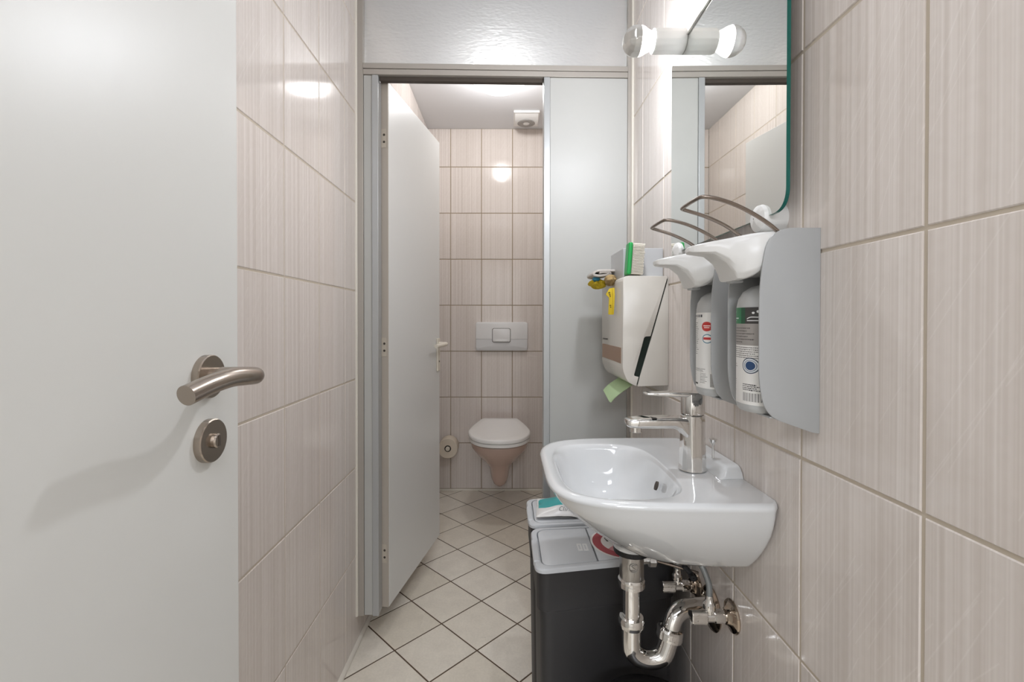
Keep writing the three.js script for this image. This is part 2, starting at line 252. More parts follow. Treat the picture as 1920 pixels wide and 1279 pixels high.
// ---------------------------------------------------------------- cubicle door, ajar into the cubicle
{ const t = thing('door_2', 'narrow white cubicle door standing open into the toilet', 'door', [-0.451, 0.1, 1.645], null, 'structure');
  const A = Math.atan2(0.1015, 0.56), L = 0.567, T = 0.036;
  // local: x along door from hinge, z out of the visible face
  const put = g => { g.rotateY(Math.PI / 2 - A); g.translate(-0.415, 0, -1.645); return g; };
  const lb = (x0, x1, y0, y1, z0, z1, r) => { const g = r ? new RoundedBoxGeometry(x1 - x0, y1 - y0, z1 - z0, 2, r) : new THREE.BoxGeometry(x1 - x0, y1 - y0, z1 - z0); g.translate((x0 + x1) / 2, (y0 + y1) / 2, (z0 + z1) / 2); return put(g); };
  obj('leaf', lb(0.004, L, 0.1005, 1.96, -T, 0, 0.0015), M.cubicleDoor, t);
  obj('edge_strip', lb(0, 0.0038, 0.1005, 1.96, -T + 0.001, -0.001), M.panelEdge, t);
  for (const y of [1.763, 1.026, 0.291]) {
    const h = obj('hinge', [lb(-0.0012, 0.0006, y - 0.033, y + 0.033, -T + 0.002, -0.008), lathe([[0.001, -0.045], [0.007, -0.043], [0.007, 0.043], [0.001, 0.045]], new THREE.Vector3(-0.447, y, -1.641), AX.up, 16)], M.hinge, t);
    for (const s of [-0.013, 0.012]) { const g = new THREE.CylinderGeometry(0.0042, 0.0042, 0.001, 12); g.rotateZ(Math.PI / 2); g.translate(-0.0016, y + s, -T / 2 + 0.003); obj('screw', put(g), M.shadowGap, h); }
  }
  const plate = obj('handle_plate', lb(L - 0.05, L - 0.018, 0.884, 1.038, 0, 0.010, 0.004), M.offwhite, t);
  const kp = new THREE.Vector3(L - 0.034, 1.012, 0);
  const path = [[0, 0, 0.008], [0, 0, 0.030], [-0.004, 0, 0.042], [-0.02, 0, 0.049], [-0.07, -0.002, 0.049], [-0.15, -0.004, 0.046]].map(p => new THREE.Vector3(kp.x + p[0], kp.y + p[1], p[2]));
  obj('lever', put(tube(path, 0.0088, 40, 14)), M.offwhite, t);
  const ky = new THREE.CylinderGeometry(0.004, 0.004, 0.003, 12); ky.rotateX(Math.PI / 2); ky.translate(kp.x, 0.93, 0.0095); obj('keyhole', put(ky), M.black, plate);
}

// ---------------------------------------------------------------- entrance door, standing open along the wall
{ const t = thing('door_1', 'wide white flush door standing open with brushed steel lever handle', 'door', [-0.384, 0.008, 0.2], null, 'structure');
  obj('leaf', box(-0.405, -0.3635, 0.008, 2.02, -0.22, 0.632, 0.002), M.door, t);
  const at = new THREE.Vector3(-0.3635, 1.0512, -0.563);
  obj('rosette', lathe([[0.001, 0], [0.0262, 0], [0.0262, 0.0075], [0.0252, 0.0088], [0.001, 0.009]], at, AX.right, 56), M.steel, t);
  obj('lever', tube([V(-0.358, 1.0525, 0.563), V(-0.325, 1.0530, 0.5632), V(-0.304, 1.0535, 0.558), V(-0.293, 1.0545, 0.543), V(-0.2902, 1.0565, 0.520), V(-0.2915, 1.0580, 0.494), V(-0.2945, 1.0550, 0.464), V(-0.2990, 1.0485, 0.435)], 0.0099, 84, 32), M.steel, t);
  const b = new THREE.Vector3(-0.3635, 0.9727, -0.566);
  const r = obj('lock_rosette', lathe([[0.001, 0], [0.0262, 0], [0.0262, 0.0075], [0.0252, 0.0088], [0.001, 0.009]], b, AX.right, 56), M.steel, t);
  obj('lock_button', [lathe([[0.001, 0], [0.0088, 0], [0.0088, 0.004], [0.0076, 0.0058], [0.001, 0.0062]], b.clone().add(new THREE.Vector3(0.009, 0, 0)), AX.right, 28)], M.steel, r);
  obj('slot', box(-0.3492, -0.3478, 0.9665, 0.9790, 0.5645, 0.5672), M.shadowGap, r);
}

// ---------------------------------------------------------------- cubicle fittings
{ const c = [-0.034, CEIL, 2.35];
  const t = thing('dome_ceiling_lamp', 'round white opal dome lamp on the cubicle ceiling', 'lamp', c);
  obj('lamp_base', lathe([[0.001, 0], [0.156, 0], [0.156, 0.016], [0.14, 0.018]], V(c[0], CEIL - 0.0005, c[2]), AX.down, 64), M.white, t);
  const pr = []; for (let i = 0; i <= 16; i++) { const a = i / 16 * Math.PI / 2; pr.push([0.15 * Math.cos(a), 0.014 + 0.092 * Math.sin(a)]); }
  obj('lamp_dome', lathe(pr, V(c[0], CEIL, c[2]), AX.down, 64), glow('lamp_glow_dome', 0xfffdf8, 1.7), t);
  const l = new THREE.PointLight(new THREE.Color().setRGB(1.0, 0.99, 1.0), DOME); l.position.set(c[0], CEIL - 0.06, -c[2]); l.shadow.radius = 3; l.castShadow = true; scene.add(l); }
{ const t = thing('exhaust_fan', 'square white exhaust fan on the cubicle ceiling', 'fan', [0.125, CEIL, 2.89]);
  obj('housing', box(0.047, 0.203, CEIL - 0.016, CEIL - 0.0005, 2.79, 2.99, 0.004), M.white, t);
  const r = []; for (let k = 0; k < 6; k++) { const z = 2.80 + k * 0.036, s = 0.008 + 0.022 * Math.sin(Math.PI * (k + 0.4) / 6); r.push(box(0.055, 0.195, CEIL - 0.016 - s, CEIL - 0.014, z, z + 0.0362)); }
  const cov = []; for (let i = 0; i <= 12; i++) { const u = i / 12; cov.push([2.80 + 0.18 * u, CEIL - 0.015 - 0.026 * Math.sin(Math.PI * u) ** 0.8]); }
  const ptsD = [...cov, [2.98, CEIL - 0.012], [2.80, CEIL - 0.012]].map(([d, y]) => [-d, y]).reverse();
  let g = new THREE.ExtrudeGeometry(shapeOf(ptsD), { depth: 0.14, bevelEnabled: false }); g = toCreasedNormals(g, 0.6); g.rotateY(-Math.PI / 2); g.scale(-1, 1, 1); g = plain(g);
  { const ix = g.attributes.position; for (let i = 0; i < ix.count; i += 3) for (const A of Object.values(g.attributes)) for (let k = 0; k < A.itemSize; k++) { const q = A.array[(i + 1) * A.itemSize + k]; A.array[(i + 1) * A.itemSize + k] = A.array[(i + 2) * A.itemSize + k]; A.array[(i + 2) * A.itemSize + k] = q; } }
  g.computeBoundingBox(); g.translate(0.055 - g.boundingBox.min.x, 0, 0); { const bb = g.boundingBox; if (bb.min.z > 0) g.scale(1, 1, -1); }
  obj('curved_cover', g, M.white, t);
  obj('fan_ring', lathe([[0.020, 0], [0.050, 0], [0.054, 0.006], [0.045, 0.010], [0.022, 0.006]], V(0.125, CEIL - 0.036, 2.885), AX.down, 40), std('fan_grey', 0x9d9a96, 0.5), t);
  obj('fan_cone', lathe([[0.001, 0.009], [0.018, 0.007], [0.024, 0]], V(0.125, CEIL - 0.038, 2.885), AX.down, 32), M.white, t);
}
{ const t = thing('flush_plate', 'grey plastic flush plate with one square button above the toilet', 'flush plate', [-0.027, 1.0, ZB]);
  const P0 = roundPoly([[-0.1965, 0.923], [0.1425, 0.923], [0.1425, 1.111], [-0.1965, 1.111]], 0.014);
  obj('cover', prismD(roundPoly([[-0.1965, 0.999, 0], [0.1425, 0.999, 0], [0.1425, 1.111], [-0.1965, 1.111]], 0.016), ZB - 0.022, ZB - 0.0005, 0.003), M.plateGrey, t);
  const low = loft([ZB - 0.0005, ZB - 0.018, ZB - 0.022].map((d, k) => roundPoly([[-0.1965 + k * 0.001, 0.923 + (k === 2 ? 0.012 : k * 0.001), 0.012], [0.1425 - k * 0.001, 0.923 + (k === 2 ? 0.012 : k * 0.001), 0.012], [0.1425 - k * 0.001, 0.9985, 0.0001], [-0.1965 + k * 0.001, 0.9985, 0.0001]], 0.01, 4).map(([x, y]) => V(x, y, d))), true, true, 0.5);
  obj('lower_cover', low, std('flush_plate_lower', 0xd9d9d9, 0.3), t);
  obj('button_gap', prismD(roundPoly([[-0.0895, 0.977], [0.0315, 0.977], [0.0315, 1.071], [-0.0895, 1.071]], 0.014), ZB - 0.0225, ZB - 0.01), M.shadowGap, t);
  const b = obj('button', prismD(roundPoly([[-0.0865, 0.980], [0.0285, 0.980], [0.0285, 1.068], [-0.0865, 1.068]], 0.012), ZB - 0.0265, ZB - 0.012, 0.003), M.plateGrey, t);
  obj('finger_lip', prismD(roundPoly([[-0.078, 0.984], [0.020, 0.984], [0.012, 0.995], [-0.070, 0.995]], 0.004), ZB - 0.032, ZB - 0.024, 0.002), M.white, b);
}
{ const cx = -0.037, t = thing('toilet', 'wall hung pink toilet with closed white lid', 'toilet', [cx, 0.1, ZB]);
  const half = (u, w, wb) => u;                            // outline helper below
  const ringAt = (y, zf, zb, w, wb, slope = 0, n = 48) => { // rounded front at zf, flat back of half width wb at zb, widest w
    const out = []; const zm = zf + (zb - zf) * 0.42;
    for (let i = 0; i < n; i++) {
      const a = i / n * Math.PI * 2, c = Math.cos(a), s = Math.sin(a); let x, d;
      if (c >= 0) { x = w * Math.sign(s) * Math.abs(s) ** 0.86; d = zm - (zm - zf) * Math.abs(c) ** 0.95; }
      else { const k = -c; d = zm + (zb - zm) * Math.min(1, k * 1.30); const f = (d - zm) / (zb - zm); const ww = w + (wb - w) * f ** 1.35; x = k * 1.30 >= 1 ? wb * s / Math.sqrt(1 - 1 / 1.69) : ww * Math.sign(s); if (k < 0.02) x = w * Math.sign(s); }
      out.push(V(cx + x, y + slope * (d - zf), d));
    }
    return out.reverse();
  };
  const SL = 0.0255 / 0.47;
  const lid = [[0.4505, 0.004], [0.4535, 0], [0.4665, 0], [0.4720, 0.003], [0.4745, 0.010], [0.477, 0.05]].map(([y, q]) => ringAt(y, 2.50 + q, 2.97 - q, 0.18 - q, 0.111 - q * 0.6, SL));
  obj('lid', loft(lid, true, true, 0.9), M.seat, t);
  const seat = [[0.430, 0.006], [0.432, 0.003], [0.4445, 0.003], [0.447, 0.007]].map(([y, q]) => ringAt(y, 2.497 + q, 2.965 - q, 0.18 - q, 0.111 - q, SL));
  obj('seat', loft(seat, true, true, 0.9), M.seat, t);
  const lv = [[0.427, 2.525, 0.170, 0.12], [0.41, 2.535, 0.171, 0.13], [0.385, 2.55, 0.166, 0.14], [0.355, 2.578, 0.148, 0.13], [0.325, 2.61, 0.126, 0.11], [0.29, 2.655, 0.096, 0.09], [0.255, 2.70, 0.072, 0.07], [0.21, 2.735, 0.061, 0.06], [0.16, 2.765, 0.055, 0.05], [0.13, 2.785, 0.045, 0.04], [0.115, 2.81, 0.028, 0.025], [0.111, 2.85, 0.008, 0.008]];
  obj('bowl', loft(lv.map(([y, zf, w, wb]) => ringAt(y, zf, ZB - 0.001, w, wb, y > 0.4 ? SL * 0.7 : 0)).reverse(), true, true), M.pink, t);
}
{ const x = -0.3686, y = 0.306, t = thing('toilet_roll', 'spare toilet paper roll on the peg beside the toilet', 'toilet roll', [x, y, 2.95]);
  obj('paper', lathe([[0.021, 0], [0.0612, 0], [0.0622, 0.002], [0.0622, 0.098], [0.0612, 0.1], [0.021, 0.1], [0.021, 0]], V(x, y, 3.05), AX.front, 56), M.paper, t);
  obj('core', lathe([[0.0208, 0.0], [0.0208, 0.0995], [0.0165, 0.0995], [0.0165, 0]], V(x, y, 3.05), AX.front, 32), M.card, t);
  const p = thing('roll_peg', 'ivory peg through the spare toilet roll', 'peg', [x, y, ZB]);
  obj('peg', lathe([[0.028, 0], [0.028, 0.006], [0.0125, 0.008], [0.0125, 0.112], [0.0145, 0.116], [0.0145, 0.121], [0.011, 0.124], [0.001, 0.125]], V(x, y, ZB), AX.front, 32), M.offwhite, p); }

// ---------------------------------------------------------------- mirror and its lamp
{ const t = thing('wall_mirror', 'frameless mirror with rounded corners and green glass edge above the basin', 'mirror', [XR, 1.284, 0.92]);
  const R = roundPoly([[-1.154, 1.284], [-0.681, 1.284], [-0.681, 1.765], [-1.154, 1.765]], 0.034, 10);
  let g = new THREE.ExtrudeGeometry(shapeOf(R.map(([z, y]) => [-z, y]).reverse()), { depth: 0.006, bevelEnabled: false });
  // shape x is depth: turn so that it runs into the picture and the extrusion runs to the wall
  g.rotateY(Math.PI / 2); g.translate(0.41, 0, 0);
  const m = obj('glass_plate', g, [M.mirror, M.mirrorEdge], t);
  obj('top_rail', [tube([V(0.4125, 1.7675, 0.70), V(0.4125, 1.7675, 0.9), V(0.4125, 1.7675, 1.12)], 0.0035, 6, 10), tube([V(0.4075, 1.7645, 0.70), V(0.4075, 1.7645, 0.9), V(0.4075, 1.7645, 1.12)], 0.002, 6, 8)], M.chrome, t, 'slim chrome rail');
  for (const d of [0.748, 1.108]) {
    const c = obj('clip', lathe([[0.001, -0.002], [0.0235, -0.002], [0.0235, 0.028], [0.021, 0.037], [0.012, 0.0425], [0.001, 0.0435]], V(XR, 1.283, d), AX.out, 40), M.white, t, 'round white plastic clip');
  }
}
{ const y = 1.764, d = 1.077, t = thing('mirror_lamp', 'white tube socket with a glowing bulb at the top of the mirror', 'lamp', [XR, y, d]);
  obj('socket', lathe([[0.001, 0], [0.0265, 0], [0.027, 0.001], [0.027, 0.066], [0.026, 0.071], [0.019, 0.071], [0.019, 0.066]], V(0.4095, y, d), AX.out, 48), M.socket, t);
  obj('wall_bracket', box(0.405, XR, y + 0.007, y + 0.022, d - 0.018, d + 0.018, 0.002), M.chrome, t);
  const c = V(0.302, y, d), rear = [[0.0185, -0.040], [0.0215, -0.036], [0.021, -0.0305]], front = [];
  for (let i = 0; i <= 14; i++) { const a = -0.66 + i / 14 * 0.96; rear.push([0.0328 * Math.cos(a), 0.0328 * Math.sin(a)]); }
  for (let i = 0; i <= 14; i++) { const a = -0.12 + i / 14 * (Math.PI / 2 + 0.12); front.push([0.0333 * Math.cos(a), 0.0333 * Math.sin(a)]); }
  obj('bulb', lathe(rear, c, AX.out, 40), glow('bulb_glow', 0xfffaf0, 3.2), t, 'glowing glass of the bulb');
  const cr = std('bulb_crown_glow', 0xaaa8a4, 0.12, { metalness: 0.55 }); cr.emissive = new THREE.Color(0xfffaf0); cr.emissiveIntensity = 0.12;
  obj('bulb_crown', lathe(front, c, AX.out, 40), cr, t, 'greyish silvered crown of the bulb');
  const l = new THREE.PointLight(new THREE.Color().setRGB(0.95, 0.99, 1.06), BULB); l.position.set(0.2995, y, -d); l.shadow.radius = 1.3; l.castShadow = true; scene.add(l); }

// ---------------------------------------------------------------- washbasin, tap and pipes
const CZ = 0.953;
{ const t = thing('wash_basin', 'small white ceramic washbasin on the tiled wall', 'washbasin', [XR, 0.66, CZ]);
  const C = [0.255, CZ];
  const dOut = (xf, w, n) => {                            // D outline from the wall round the front and back to the wall, evenly spaced, then along the wall
    const p = [], r = 0.014; for (let i = 0; i <= 6000; i++) { const a = -Math.PI / 2 + i / 6000 * Math.PI, x = XR - 0.0008 - (XR - xf) * Math.abs(Math.cos(a)) ** (2 / n), k = clamp((x - (XR - 0.0008 - r)) / r, 0, 1); p.push([x, CZ + (w - r * (1 - Math.sqrt(1 - k * k))) * Math.sign(Math.sin(a)) * Math.abs(Math.sin(a)) ** (2 / n)]); }
    const L = [0]; for (let i = 1; i < p.length; i++) L.push(L[i - 1] + Math.hypot(p[i][0] - p[i - 1][0], p[i][1] - p[i - 1][1]));
    const out = []; let j = 0; for (let i = 0; i <= 200; i++) { const t = i / 200 * L[6000]; while (j < 5999 && L[j + 1] < t) j++; const u = (t - L[j]) / Math.max(L[j + 1] - L[j], 1e-9); out.push([p[j][0] + (p[j + 1][0] - p[j][0]) * u, p[j][1] + (p[j + 1][1] - p[j][1]) * u]); }
    const a = out[200], b = out[0]; for (let i = 1; i < 40; i++) out.push([a[0] + (b[0] - a[0]) * i / 40, a[1] + (b[1] - a[1]) * i / 40]);
    return out;
  };
  const rimAngles = dOut(0.0765, 0.219, 4.6).map(([x, d]) => Math.atan2(d - C[1], x - C[0]));
  const oval = (x0, x1, z0, z1, n) => { const pts = []; for (let i = 0; i < 100; i++) { const a = i / 100 * Math.PI * 2; pts.push([(x0 + x1) / 2 + (x1 - x0) / 2 * Math.sign(Math.cos(a)) * Math.abs(Math.cos(a)) ** (2 / n), (z0 + z1) / 2 + (z1 - z0) / 2 * Math.sign(Math.sin(a)) * Math.abs(Math.sin(a)) ** (2 / n)]); } return pts; };
  const cast = (poly, a) => { const dx = Math.cos(a), dz = Math.sin(a); let best = 0; for (let i = 0; i < poly.length; i++) { const p = poly[i], q = poly[(i + 1) % poly.length], ex = q[0] - p[0], ez = q[1] - p[1], den = dx * ez - dz * ex; if (Math.abs(den) < 1e-12) continue; const tt = ((p[0] - C[0]) * ez - (p[1] - C[1]) * ex) / den, u = ((p[0] - C[0]) * dz - (p[1] - C[1]) * dx) / den; if (tt > 0 && u >= -1e-6 && u <= 1 + 1e-6) best = Math.max(best, tt); } return best; };
  const ring = (poly, y) => poly.length === 240 ? poly.map(([x, d]) => V(x, y, d)) : rimAngles.map(a => { const r = cast(poly, a); return V(C[0] + r * Math.cos(a), y, C[1] + r * Math.sin(a)); });
  const rings = [];
  const ext = s => dOut(0.077 + 0.150 * s ** 1.5, 0.2185 - 0.088 * s ** 1.7, 4.6 - 1.6 * s);
  rings.push(ring(oval(0.2235, 0.2955, CZ - 0.036, CZ + 0.036, 2), 0.6545)); rings.push(ring(oval(0.2215, 0.2975, CZ - 0.038, CZ + 0.038, 2), 0.657)); rings.push(ring(oval(0.216, 0.303, CZ - 0.043, CZ + 0.043, 2), 0.672)); rings.push(ring(oval(0.20, 0.32, CZ - 0.06, CZ + 0.06, 2), 0.678));
  rings.push(ring(ext(1.02), 0.679));
  for (const s of [0.97, 0.9, 0.8, 0.68, 0.54, 0.4, 0.28, 0.17, 0.08]) rings.push(ring(ext(s), 0.825 - 0.1445 * s));
  rings.push(ring(dOut(0.0765, 0.219, 4.6), 0.817)); rings.push(ring(dOut(0.0785, 0.217, 4.6), 0.822)); rings.push(ring(dOut(0.084, 0.212, 4.6), 0.8253));
  rings.push(ring(dOut(0.090, 0.206, 4.6), 0.8255));
  const bowl = (q, n) => oval(0.103 + q * 0.9, 0.322 - q * 0.75, 0.772 + q, 1.112 - q, n);
  rings.push(ring(bowl(-0.004, 3.4), 0.8235)); rings.push(ring(bowl(0, 3.3), 0.821)); rings.push(ring(bowl(0.006, 3.2), 0.812)); rings.push(ring(bowl(0.014, 3), 0.79));
  rings.push(ring(bowl(0.024, 2.9), 0.765)); rings.push(ring(bowl(0.038, 2.7), 0.742)); rings.push(ring(bowl(0.058, 2.5), 0.725)); rings.push(ring(bowl(0.088, 2.3), 0.714)); rings.push(ring(oval(0.225, 0.285, CZ - 0.03, CZ + 0.03, 2), 0.706));
  obj('basin', loft(rings.map(r => [...r].reverse()), true, true), M.ceramic, t);
  const led = [[0.858, 0], [0.862, 0.45], [0.868, 0.8], [0.876, 0.97], [0.89, 1], [1.015, 1], [1.03, 0.97], [1.038, 0.8], [1.044, 0.45], [1.048, 0]].map(([d, k]) => roundPoly([[0.3965, 0.8245, 0.001], [0.404, 0.8275 + 0.005 * k, 0.006], [0.4125, 0.8275 + 0.019 * k, 0.006], [0.4405, 0.828 + 0.0195 * k, 0.002], [0.4405, 0.8245, 0.001]], 0.004, 5).map(([x, y]) => V(x, y, d)));
  obj('tap_ledge', loft(led.reverse(), true, true), M.ceramic, t);
  const ovf = new THREE.CylinderGeometry(0.009, 0.009, 0.004, 24); ovf.scale(1, 1, 0.62); ovf.rotateZ(Math.PI / 2 - 0.3); ovf.translate(0.3025, 0.788, -0.93); obj('overflow_hole', ovf, M.shadowGap, t);
  obj('drain_plug', lathe([[0.001, 0.012], [0.022, 0.011], [0.029, 0.007], [0.031, 0]], V(0.255, 0.705, CZ), AX.up, 40), M.chrome, t);
}
{ const x = 0.370, d = 0.918, y0 = 0.8258, t = thing('mixer_tap', 'chrome single lever mixer tap on the washbasin', 'tap', [x, y0, d]);
  obj('body', lathe([[0.001, 0], [0.0262, 0], [0.0264, 0.003], [0.0258, 0.006], [0.0235, 0.06], [0.0228, 0.107], [0.0215, 0.1085], [0.001, 0.1085]], V(x, y0, d), AX.up, 56), M.chrome, t);
  obj('cartridge', lathe([[0.001, 0], [0.0212, 0], [0.0226, 0.002], [0.0224, 0.038], [0.0205, 0.0415], [0.001, 0.043]], V(x, y0 + 0.109, d), AX.up, 56), M.chrome, t);
  // spout: slices along x
  const sl = (X, top, bot, hw, n = 24) => { const o = []; for (let i = 0; i < n; i++) { const a = i / n * Math.PI * 2, c = Math.cos(a), s = Math.sin(a); o.push(V(X, (top + bot) / 2 + (top - bot) / 2 * Math.sign(s) * Math.abs(s) ** 0.55, d + hw * Math.sign(c) * Math.abs(c) ** 0.55)); } return o; };
  const Y = v => y0 + v;
  obj('spout', loft([sl(0.366, Y(0.1055), Y(0.052), 0.018), sl(0.353, Y(0.1055), Y(0.062), 0.0195), sl(0.342, Y(0.1055), Y(0.077), 0.02), sl(0.328, Y(0.1055), Y(0.0825), 0.0205), sl(0.30, Y(0.105), Y(0.0825), 0.021), sl(0.262, Y(0.1035), Y(0.0825), 0.021), sl(0.246, Y(0.102), Y(0.0835), 0.0195), sl(0.239, Y(0.0995), Y(0.086), 0.0165), sl(0.2375, Y(0.097), Y(0.089), 0.013)]), M.chrome, t);
  obj('aerator', lathe([[0.001, 0], [0.0125, 0], [0.0125, 0.009], [0.0105, 0.010], [0.001, 0.008]], V(0.2575, Y(0.0835), d), AX.down, 28), M.chrome, t);
  obj('lever', loft([sl(0.389, Y(0.1535), Y(0.1475), 0.015), sl(0.372, Y(0.1545), Y(0.147), 0.019), sl(0.352, Y(0.155), Y(0.1445), 0.0185), sl(0.33, Y(0.1545), Y(0.144), 0.016), sl(0.30, Y(0.153), Y(0.1455), 0.013), sl(0.280, Y(0.1525), Y(0.147), 0.0115), sl(0.274, Y(0.1515), Y(0.1485), 0.009)]), M.chrome, t);
  obj('cold_mark', box(0.2845, 0.2935, Y(0.1032), Y(0.1044), d - 0.021, d - 0.003), M.black, t);
  obj('lift_knob', lathe([[0.001, 0], [0.0022, 0], [0.0022, 0.026], [0.006, 0.032], [0.008, 0.038], [0.001, 0.040]], V(0.4125, 0.8460, d + 0.004), AX.up, 20), M.chrome, t);
}
{ const x = 0.2595, d = CZ, t = thing('drain_trap', 'chrome pipe trap under the washbasin', 'drain trap', [x, 0.41, d]);
  obj('seal', lathe([[0.001, 0], [0.036, 0], [0.037, 0.004], [0.036, 0.009], [0.001, 0.009]], V(x, 0.6448, d), AX.up, 40), M.rubber, t);
  const col = obj('waste_fitting', lathe([[0.001, 0], [0.0235, 0], [0.0245, 0.002], [0.0245, 0.058], [0.026, 0.06], [0.001, 0.06]], V(x, 0.587, d), AX.up, 40), M.castChrome, t);
  obj('emblem', [new THREE.TorusGeometry(0.009, 0.0009, 6, 28).translate(x - 0.002, 0.622, -d + 0.0245), tube([[0.005, 0.005], [0.001, 0.0062], [-0.004, 0.003], [0.0, 0], [0.004, -0.003], [-0.001, -0.006], [-0.005, -0.0045]].map(([a, b]) => new THREE.Vector3(x - 0.002 + a, 0.622 + b, -d + 0.0245)), 0.0009, 24, 6)], M.castChrome, col);
  obj('side_nut', lathe([[0.001, 0], [0.0095, 0], [0.0095, 0.014], [0.0155, 0.014], [0.0155, 0.026], [0.013, 0.028], [0.001, 0.028]], V(x + 0.021, 0.628, d), AX.right, 8), M.castChrome, t);
  obj('rod', [tube([V(x + 0.045, 0.626, d), V(0.34, 0.618, d - 0.004), V(0.392, 0.606, d - 0.012)], 0.0028, 12, 10)], M.wire, t);
  obj('rod_clip', [lathe([[0.001, 0], [0.0055, 0], [0.0055, 0.022], [0.001, 0.022]], V(0.3635, 0.619, d - 0.009), new THREE.Vector3(0.75, -0.8, 0.1), 12), lathe([[0.001, 0], [0.006, 0], [0.006, 0.012], [0.001, 0.012]], V(0.377, 0.602, d - 0.014), AX.front, 14)], M.rubber, t);
  obj('lift_rod', tube([V(0.368, 0.612, d - 0.008), V(0.370, 0.64, d - 0.004), V(0.372, 0.676, d)], 0.0021, 8, 8), M.wire, t);
  obj('upper_nut', lathe([[0.018, 0], [0.0262, 0.001], [0.0272, 0.006], [0.0262, 0.011], [0.0272, 0.015], [0.025, 0.019], [0.018, 0.02]], V(x, 0.573, d), AX.up, 36), M.chrome, t);
  obj('tail_pipe', lathe([[0.0172, 0], [0.0172, 0.082]], V(x, 0.498, d), AX.up, 36), M.chrome, t);
  obj('middle_nut', lathe([[0.0175, 0], [0.0245, 0.002], [0.0262, 0.008], [0.0262, 0.016], [0.024, 0.022], [0.0175, 0.023]], V(x, 0.488, d), AX.up, 36), M.chrome, t);
  const a = [V(x, 0.490, d), V(x, 0.466, d), V(x + 0.0005, 0.449, d)];
  for (let i = 1; i <= 8; i++) { const q = Math.PI + i / 9 * Math.PI * 0.86; a.push(V(x + 0.0375 + 0.0375 * Math.cos(q), 0.449 + 0.0375 * 0.75 * Math.sin(q) - 0.0, d)); }
  a.push(V(0.339, 0.466, d + 0.003), V(0.343, 0.478, d + 0.005));
  obj('u_bend', tube(a, 0.0188, 64, 28), M.chrome, t);
  obj('outlet_nut', lathe([[0.018, 0], [0.0262, 0.002], [0.0275, 0.007], [0.0262, 0.012], [0.027, 0.017], [0.024, 0.022], [0.018, 0.023]], V(0.3365, 0.461, d + 0.003), new THREE.Vector3(0.26, 1, -0.1), 36), M.chrome, t);
  obj('outlet_pipe', tube([V(0.341, 0.476, d + 0.005), V(0.3455, 0.490, d + 0.008), V(0.354, 0.503, d + 0.012), V(0.368, 0.511, d + 0.018), V(0.388, 0.5125, d + 0.024), V(0.436, 0.5125, d + 0.032)], 0.0178, 56, 28), M.chrome, t);
  obj('wall_rosette', lathe([[0.018, 0.016], [0.024, 0.0155], [0.031, 0.010], [0.0425, 0.006], [0.045, 0.003], [0.044, 0]], V(XR, 0.506, d + 0.034), AX.out, 48), M.bronzeChrome, t);
}
const valves = [['near', 0.897, 0.5455, 'chrome angle valve nearest the camera under the basin'], ['far', 1.066, 0.5085, 'chrome angle valve beyond the trap under the basin']];
for (const [w, d, y, label] of valves) {
  const t = thing('angle_valve', label, 'valve', [XR, y, d], 'angle valves under the basin');
  obj('wall_rosette', lathe([[0.009, 0.017], [0.014, 0.016], [0.019, 0.009], [0.029, 0.005], [0.031, 0.002], [0.0305, 0]], V(XR, y, d), AX.out, 40), M.bronzeChrome, t);
  obj('valve_body', [lathe([[0.001, 0.012], [0.0085, 0.012], [0.0105, 0.018], [0.0125, 0.019], [0.0125, 0.036], [0.0105, 0.038], [0.0105, 0.052], [0.001, 0.052]], V(XR, y, d), AX.out, 24), lathe([[0.001, 0], [0.0085, 0], [0.0085, 0.011], [0.0115, 0.013], [0.0115, 0.022], [0.008, 0.027], [0.0065, 0.038], [0.001, 0.038]], V(XR - 0.046, y + 0.003, d), AX.up, 20)], M.chrome, t);
  obj('valve_knob', prismX([...Array(48)].map((_, i) => { const a = i / 48 * Math.PI * 2, r = 0.0125 + 0.0022 * Math.cos(3 * a); return [r * Math.cos(a), r * Math.sin(a)]; }), 0, 0.030, 0.0015).translate(XR - 0.082, y, -d), M.chrome, t);
  const up = w === 'near' ? [V(XR - 0.046, y + 0.038, d), V(XR - 0.047, y + 0.062, d), V(XR - 0.054, y + 0.085, d + 0.004), V(XR - 0.062, y + 0.105, d + 0.01), V(XR - 0.064, 0.672, d + 0.014)] : [V(XR - 0.046, y + 0.038, d), V(XR - 0.047, y + 0.07, d), V(XR - 0.052, y + 0.11, d - 0.004), V(XR - 0.057, 0.668, d - 0.03)];
  obj('hose', tube(up, 0.0058, 32, 12), M.hose, t, 'flexible braided supply hose');
}

